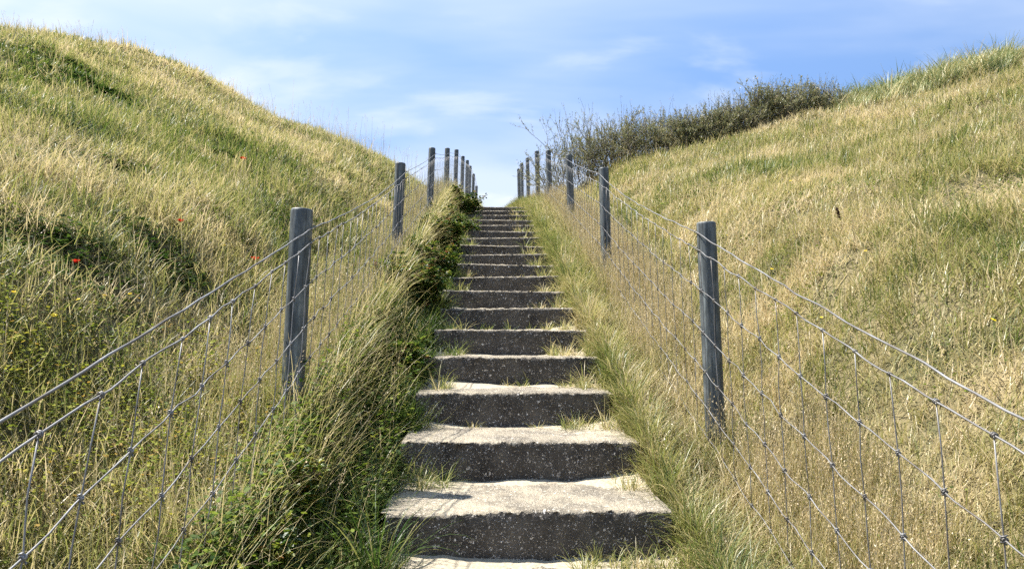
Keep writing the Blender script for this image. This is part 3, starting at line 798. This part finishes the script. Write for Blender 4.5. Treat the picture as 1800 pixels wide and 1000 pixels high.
# ------------------------------------------------------------------ shrubs
def shrub(name, loc, h, wid, seed, label, leaves, mleaf, mbark, kind='buck', group=None, shoots=14, lean=(0, 0), fill=420):
    random.seed(seed)
    root = empty(name, loc); tag(root, label, 'shrub', group)
    br = PM(); fo = PM()
    def grow(p, d, L, r, lev):
        pts = [p]; q = Vector(p); dd = Vector(d).normalized(); n = 5
        for k in range(n):
            dd = (dd + Vector((random.gauss(0, .16), random.gauss(0, .16), random.gauss(.05, .12)))).normalized()
            q = q + dd * L / n; pts.append(q.copy())
        rr = [r * (1 - .75 * k / n) for k in range(n + 1)]
        br.tube(pts, rr, 4, .5)
        if lev < 2:
            for k in range(5 if lev else 6):
                t = U(.08, 1); j = min(n - 1, int(t * n)); b = pts[j].lerp(pts[j + 1], t * n - j)
                dr = (dd + Vector((random.gauss(0, .75), random.gauss(0, .75), random.gauss(.15, .4)))).normalized()
                grow(b, dr, L * U(.4, .65), r * .5, lev + 1)
        if lev >= 1:
            m = leaves if lev == 2 else leaves // 2
            for k in range(m):
                t = U(.15, 1) ** .8; j = min(n - 1, int(t * n)); b = pts[j].lerp(pts[j + 1], t * n - j)
                sp = Vector((random.gauss(0, 1), random.gauss(0, 1), random.gauss(.2, .8))).normalized()
                if kind == 'buck': fo.quadleaf(b, dd * .7 + sp, U(.028, .052), U(.008, .013), random.random())
                else:
                    pd = (dd * .3 + sp).normalized(); b2 = b + pd * U(.01, .05); s = U(.026, .046) if kind == 'bramble' else U(.02, .032)
                    az = Vector((-pd.y, pd.x, 0)); rnd = random.random()
                    for sgn in (-1, 0, 1):
                        fo.leaf(b2, pd + az * sgn * 1.1 + Vector((0, 0, -.15)), (U(-.4, .4), U(-.4, .4), 1), s * (1 if sgn == 0 else .8), s * .68, min(1, max(0, rnd + U(-.1, .1))))
    nm = 15 if kind == 'buck' else 10
    for k in range(nm):
        a = 2 * PI * k * .382 + U(-.3, .3); rr_ = math.sqrt((k + .5) / nm) * wid * (.95 if kind == 'buck' else .6)
        b = Vector((rr_ * math.cos(a), rr_ * math.sin(a) * .7, -.08))
        tiltv = U(.1, .8) if kind == 'buck' else U(.15, .8)
        grow(b, (math.cos(a) * tiltv + lean[0], math.sin(a) * tiltv + lean[1], 1), h * U(.5, .85), .012 if kind == 'buck' else .005, 0)
    if kind == 'buck':                                   # the leafy outer twigs that close the crown
        for k in range(fill):
            a = U(0, 2 * PI); el = math.asin(random.random() ** .8); lump = 1 + .22 * math.sin(a * 3 + seed) * math.cos(el * 4 + seed) + U(-.12, .12)
            e = Vector((math.cos(a) * math.cos(el) * wid, math.sin(a) * math.cos(el) * wid * .8, (.12 + .88 * math.sin(el)) * h * .85)) * lump
            p0 = e * U(.45, .8); d = (e - p0).normalized() + Vector((random.gauss(0, .3), random.gauss(0, .3), random.gauss(.4, .3))); L = (e - p0).length + .06
            d.normalize(); pts = [p0 + d * L * t / 3 for t in range(4)]
            br.tube(pts, [.004, .003, .002, .001], 4, .5)
            tone = random.random()
            for j in range(20):
                t = U(.1, 1); sp = Vector((random.gauss(0, 1), random.gauss(0, 1), random.gauss(.3, .8))).normalized()
                fo.quadleaf(p0 + d * L * t, d * .7 + sp, U(.028, .05), U(.008, .013), min(1, max(0, tone + U(-.25, .25))))
    for k in range(shoots):
        a = U(0, 2 * PI); rr_ = wid * math.sqrt(random.random()) * .9
        p = Vector((rr_ * math.cos(a), rr_ * math.sin(a) * .6, h * U(.3, .6)))
        d = Vector((random.gauss(0, .2), random.gauss(0, .2), 1)).normalized(); L = h * U(.45, .75)
        pts = [p + d * L * t / 4 + Vector((random.gauss(0, .01), random.gauss(0, .01), 0)) * t for t in range(5)]
        br.tube(pts, [.0045 * (1 - t / 5.5) for t in range(5)], 4, .5)
        for j in range(16):
            t = random.random(); q = p + d * L * t
            sp = Vector((random.gauss(0, 1), random.gauss(0, 1), random.gauss(.8, .6))).normalized()
            fo.quadleaf(q, d * .8 + sp * .8, U(.025, .05), .009, random.random())
    br.obj('branches', [mbark], root); fo.obj('foliage', [mleaf], root)
    return root

def ground_at(px, depth, dy=0):
    d = ray(px, 500); x = CX + d.x * depth; y = depth + dy
    return (x, y, float(H(x, y)) - .03)
BK = 'sea buckthorn shrubs along the right ridge'
shrub('sea_buckthorn', ground_at(1015, 14.8), 1.55, .55, 1, 'sparse grey twiggy shrub behind the far right-hand fence posts', 16, M_buck, M_bark, group=BK, shoots=26, lean=(-.1, 0), fill=150)
shrub('sea_buckthorn', ground_at(1078, 14.4), 1.22, .60, 2, 'grey green shrub with bare upright twigs, between the sparse twiggy one and the ridge dip', 16, M_buck, M_bark, group=BK, shoots=44, fill=300)
shrub('sea_buckthorn', ground_at(1150, 13.9), .96, .62, 3, 'grey green shrub where the ridge dips, just left of the dense hedge', 18, M_buck, M_bark, group=BK, shoots=40, fill=320)
hedge = [(1225, 13.2, .68, .52, 'dark rounded shrub where the dense hedge begins, beside the low twiggy shrub'),
         (1295, 13.2, .74, .52, 'dark dense shrub above the pale tuft of dry grass on the right ridge'),
         (1365, 13.3, .76, .52, 'dense olive shrub in the middle of the ridge hedge, between dark neighbours'),
         (1437, 13.5, .72, .50, 'olive shrub with tall leafy shoots that ends the hedge beside the marram grass')]
for k, (px, d, h, w, lab) in enumerate(hedge):
    shrub('sea_buckthorn', ground_at(px, d), h, w, 10 + k, lab, 20, M_buck, M_bark, group=BK, shoots=90)

BR = 'brambles at the left edge of the steps'
for k, (x, y, h, w, lab, lv) in enumerate([(-.74, 4.7, .26, .16, 'lowest small bramble at the shady left edge of the middle steps', 9),
                                       (-.80, 6.1, .44, .18, 'bright green bramble spilling towards the steps beside the second left post', 12),
                                       (-.78, 7.4, .40, .18, 'dark leafy bramble in the shade just above the bright green one', 12),
                                       (-.78, 8.8, .44, .19, 'dark bramble between the lower brambles and the bushy brownish one', 12),
                                       (-.74, 10.4, .52, .22, 'bushy bramble with brownish leaves beside the upper steps', 13),
                                       (-.68, 12.4, .58, .26, 'bramble bush at the top of the steps against the sky', 13)]):
    shrub('bramble_bush', (x, y, float(H(x, y)) - .02), h, w, 30 + k, lab, lv, M_bramble, M_cane, 'bramble', BR, shoots=0, lean=(.12, 0))
for k, (px, py, d, h, lab) in enumerate([(505, 830, 2.75, .34, 'small wild rose with yellow green leaves below the nearest left post'),
                                       (455, 940, 2.4, .26, 'small wild rose with orange tinged leaves at the bottom edge of the photo')]):
    p = at(px, py, d); z = float(H(p.x, p.y))
    shrub('wild_rose', (p.x, p.y, z - .02), h * .62, .05, 50 + k, lab, 4, M_rose, M_cane, 'rose', 'wild roses below the left fence', shoots=0)

# a lush green tussock at the bottom left corner of the first step
random.seed(77)
pm = PM()
for k in range(95):
    a = U(0, 2 * PI); r = .06 * math.sqrt(random.random())
    pm.blade((r * math.cos(a), r * math.sin(a), -.03), a + U(-.6, .6), U(.05, .6), U(.5, 1.9), U(.18, .46), U(.004, .008), random.random(), 7)
tx, ty_ = at(668, 950, 2.55).x, 2.55
t = pm.obj('grass_tussock', [M_tuss]); t.location = (-.53, 2.64, Z1 - RISE + .012)
tag(t, 'lush green grass tussock at the left corner of the lowest step', 'grass tussock')

# ------------------------------------------------------------------ flowers
def poppy(px, py, size, label, seed):
    size *= .85; random.seed(seed)
    x, y, z = hit(px, py + 18)
    p = at(px, py, y - .16); x = p.x; z = float(H(p.x, p.y)); hgt = max(.12, p.z - z)
    root = empty('poppy', (p.x, p.y, z)); tag(root, label, 'poppy', 'red poppies on the left hill')
    st = PM(); st.tube([Vector((0, 0, -.02)), Vector((.006, 0, hgt * .5)), Vector((0, 0, hgt))], [.002, .0018, .0014], 5, .5)
    st.obj('stem', [M_stem], root)
    fl = PM()
    for k in range(5):
        a = 2 * PI * k / 5 + U(-.2, .2)
        dirv = Vector((math.cos(a), math.sin(a), 1.2)); b = len(fl.V)
        # a cupped petal: 4 x 4 grid
        sd = Vector((-math.sin(a), math.cos(a), 0))
        for i in range(4):
            for j in range(4):
                u = (j / 3 - .5) * 2; v = i / 3
                q = Vector((0, 0, hgt)) + dirv.normalized() * size * v + Vector((math.cos(a), math.sin(a), 0)) * size * .25 * v * v + sd * u * size * .55 * math.sin(PI * (.15 + .6 * v)) - Vector((0, 0, 1)) * .12 * size * u * u + Vector((U(-1, 1), U(-1, 1), U(-1, 1))) * size * .05
                fl.V.append(tuple(q)); fl.R.append(random.random())
        for i in range(3):
            for j in range(3):
                fl.F.append((b + i * 4 + j, b + i * 4 + j + 1, b + i * 4 + j + 5, b + i * 4 + j + 4)); fl.M.append(0)
    fl.obj('petals', [M_poppy], root)
    ce = PM(); ce.tube([Vector((0, 0, hgt)), Vector((0, 0, hgt + size * .2)), Vector((0, 0, hgt + size * .34)), Vector((0, 0, hgt + size * .36))], [size * .06, size * .16, size * .17, size * .02], 8, .5)
    ce.obj('seed_capsule', [M_black], root)
poppy(448, 457, .034, 'bright red poppy beside the top wire, left of the nearest left post', 1)
poppy(427, 281, .040, 'red poppy high on the left hill, above the other poppies', 2)
poppy(318, 390, .024, 'faint red poppy in the grass between the dark hollow and the post', 3)
poppy(133, 462, .022, 'tiny red poppy below the dark leafy hollow on the left hill', 4)

def daisy(px, py, size, label, seed):
    random.seed(seed)
    x, y, z = hit(px, py + 14)
    p = at(px, py, y - .12); x = p.x; z = float(H(p.x, p.y)); hgt = max(.14, p.z - z)
    root = empty('yellow_flower', (p.x, p.y, z)); tag(root, label, 'flower', 'yellow flowers scattered over the hills')
    st = PM(); st.tube([Vector((0, 0, -.02)), Vector((.004, 0, hgt * .5)), Vector((0, 0, hgt))], [.0016, .0014, .0012], 4, .5)
    st.obj('stem', [M_stem], root)
    fl = PM(); n = 13
    tl = Vector((U(-.3, .3), -.5, 1)).normalized(); u = tl.cross(Vector((0, 1, 0))).normalized(); w = tl.cross(u)
    for k in range(n):
        a = 2 * PI * k / n
        fl.leaf(Vector((0, 0, hgt)), u * math.cos(a) + w * math.sin(a) + tl * .15, tl, size * U(.9, 1.1), size * .42, random.random())
    b = len(fl.V)
    for k in range(10):
        a = 2 * PI * k / 10; fl.V.append(tuple(Vector((0, 0, hgt)) + tl * .003 + (u * math.cos(a) + w * math.sin(a)) * size * .3)); fl.R.append(0)
    fl.V.append(tuple(Vector((0, 0, hgt)) + tl * .006)); fl.R.append(0)
    for k in range(10): fl.F.append((b + k, b + (k + 1) % 10, b + 10)); fl.M.append(0)
    fl.obj('flower_head', [M_yellow], root)
YF = [(393, 443, 'yellow flower up and left of the bright red poppy'), (228, 527, 'yellow flower in the open grass below the pale bent tuft on the left'),
      (137, 535, 'yellow flower in a leafy patch near the left edge, higher of two'), (95, 554, 'yellow flower in a leafy patch near the left edge, lower of two'),
      (24, 519, 'yellow flower at the very left edge under the dark hollow'), (355, 203, 'yellow flower high up the left hill near the skyline'),
      (1517, 224, 'yellow flower highest on the right hill, below the marram grass'), (1748, 218, 'yellow flower at the upper right edge beside a second one'),
      (1757, 211, 'small yellow flower at the upper right edge, the higher of a pair'), (1390, 328, 'yellow flower midway between the right hedge and the nearest right post'),
      (1278, 415, 'yellow flower just right of the nearest right post top'), (1335, 408, 'yellow flower beside a bent pale stalk right of the nearest right post'),
      (1357, 473, 'yellow flower just above the top wire right of the nearest post'), (1522, 446, 'yellow flower alone in the middle of the right hill'),
      (1444, 560, 'yellow flower under the sagging top wire on the right'), (1746, 562, 'yellow flower low on the right hill near the right edge'),
      (1151, 476, 'yellow flower seen through the netting between the two nearest right posts')]
for k, (px, py, lab) in enumerate(YF): daisy(px, py, .010 if k % 3 else .014, lab, 100 + k)

# the dark dock stalk on the right hill
random.seed(5)
x, y, z = hit(1482, 412); p = at(1471, 366, y)
root = empty('dock_stalk', (x, y, z)); tag(root, 'dark brown dried dock stalk standing alone on the right hill', 'dock plant')
tip = Vector((p.x - x, 0, p.z - z))
pm = PM(); pm.tube([Vector((0, 0, -.02)), tip * .5 + Vector((.008, 0, 0)), tip], [.004, .003, .002], 5, .5); pm.obj('stem', [M_dock], root)
pm = PM()
for k in range(150):
    t = U(.62, 1.0); q = tip * t; sp = Vector((random.gauss(0, 1), random.gauss(0, 1), random.gauss(.3, .7))).normalized()
    pm.quadleaf(q + sp * U(0, .008) * math.sin(PI * (t - .55) / .5), sp + Vector((0, 0, .6)), U(.008, .014), .008, .5)
pm.obj('seed_head', [M_dock], root)

# ------------------------------------------------------------------ sky, sun
EL, AZ = math.radians(58), math.radians(17)     # the sun stands to the left and a little ahead
D = Vector((-math.cos(EL) * math.cos(AZ), math.cos(EL) * math.sin(AZ), math.sin(EL)))
sd = bpy.data.lights.new('sun', 'SUN'); sd.energy = 5.0; sd.angle = math.radians(.53); sd.color = (1, .955, .88)
so = bpy.data.objects.new('sun', sd); COL.objects.link(so)
so.rotation_euler = D.to_track_quat('Z', 'Y').to_euler(); so.location = D * 60

W = bpy.data.worlds.new('World'); sc.world = W; W.use_nodes = True
nt = W.node_tree; nt.nodes.clear()
def N(t, **kw):
    n = nt.nodes.new(t)
    for k, v in kw.items():
        if k.startswith('i_'): n.inputs[k[2:].replace('_', ' ')].default_value = v
        else: setattr(n, k, v)
    return n
Lk = nt.links.new
sky = N('ShaderNodeTexSky'); sky.sky_type = 'NISHITA'; sky.sun_disc = False
sky.sun_elevation = EL; sky.sun_rotation = math.atan2(D.x, D.y); sky.air_density = 1.0; sky.dust_density = .15; sky.ozone_density = 1.6
tc = N('ShaderNodeTexCoord')
sep = N('ShaderNodeSeparateXYZ'); Lk(tc.outputs['Generated'], sep.inputs[0])
sl = N('ShaderNodeVectorMath', operation='ADD'); Lk(tc.outputs['Generated'], sl.inputs[0]); sl.inputs[1].default_value = (0, 0, .95)
sn = N('ShaderNodeVectorMath', operation='NORMALIZE'); Lk(sl.outputs[0], sn.inputs[0])
if 'Vector' in sky.inputs: Lk(sn.outputs[0], sky.inputs['Vector'])
zz = N('ShaderNodeMath', operation='ADD'); Lk(sep.outputs['Z'], zz.inputs[0]); zz.inputs[1].default_value = .22
dx = N('ShaderNodeMath', operation='DIVIDE'); Lk(sep.outputs['X'], dx.inputs[0]); Lk(zz.outputs[0], dx.inputs[1])
dy = N('ShaderNodeMath', operation='DIVIDE'); Lk(sep.outputs['Y'], dy.inputs[0]); Lk(zz.outputs[0], dy.inputs[1])
cb = N('ShaderNodeCombineXYZ'); Lk(dx.outputs[0], cb.inputs[0]); Lk(dy.outputs[0], cb.inputs[1])
mp = N('ShaderNodeMapping'); mp.inputs['Location'].default_value = (11.4, .2, 0); mp.inputs['Rotation'].default_value = (0, 0, .35); mp.inputs['Scale'].default_value = (1.0, 1.6, 1)
Lk(cb.outputs[0], mp.inputs[0])
n1 = N('ShaderNodeTexNoise', i_Scale=.85, i_Detail=5.0, i_Roughness=.46, i_Distortion=.35); Lk(mp.outputs[0], n1.inputs['Vector'])
r1 = ramp(N('ShaderNodeValToRGB'), [(.36, (0, 0, 0)), (.70, (1, 1, 1))], 'EASE'); Lk(n1.outputs['Fac'], r1.inputs[0])
n2 = N('ShaderNodeTexNoise', i_Scale=2.6, i_Detail=7.0, i_Roughness=.50, i_Distortion=.25); Lk(mp.outputs[0], n2.inputs['Vector'])
r2 = ramp(N('ShaderNodeValToRGB'), [(.50, (0, 0, 0)), (.70, (1, 1, 1))], 'EASE'); Lk(n2.outputs['Fac'], r2.inputs[0])
m1 = N('ShaderNodeMath', operation='MULTIPLY'); Lk(r1.outputs[0], m1.inputs[0]); m1.inputs[1].default_value = .72
m2 = N('ShaderNodeMath', operation='MULTIPLY_ADD'); Lk(r2.outputs[0], m2.inputs[0]); m2.inputs[1].default_value = .35; Lk(m1.outputs[0], m2.inputs[2]); m2.use_clamp = True
mx = N('ShaderNodeMix', data_type='RGBA'); Lk(m2.outputs[0], mx.inputs[0]); tn = N('ShaderNodeMix', data_type='RGBA', blend_type='MULTIPLY'); tn.inputs[0].default_value = 1; tn.inputs[7].default_value = (.94, .99, 1.0, 1); Lk(sky.outputs[0], tn.inputs[6]); Lk(tn.outputs[2], mx.inputs[6]); mx.inputs[7].default_value = (3.0, 3.3, 3.75, 1)
bg = N('ShaderNodeBackground'); Lk(mx.outputs[2], bg.inputs[0]); bg.inputs[1].default_value = .12
ow = N('ShaderNodeOutputWorld'); Lk(bg.outputs[0], ow.inputs[0])

vs = sc.view_settings
vs.view_transform = 'Standard'; vs.look = 'None'; vs.gamma = 1; vs.exposure = 1.4
sc.display_settings.display_device = 'sRGB'
cy = sc.cycles
cy.max_bounces = 6; cy.diffuse_bounces = 3; cy.glossy_bounces = 2; cy.transmission_bounces = 4; cy.transparent_max_bounces = 4
cy.use_denoising = False
cy.use_adaptive_sampling = True; cy.adaptive_threshold = .03
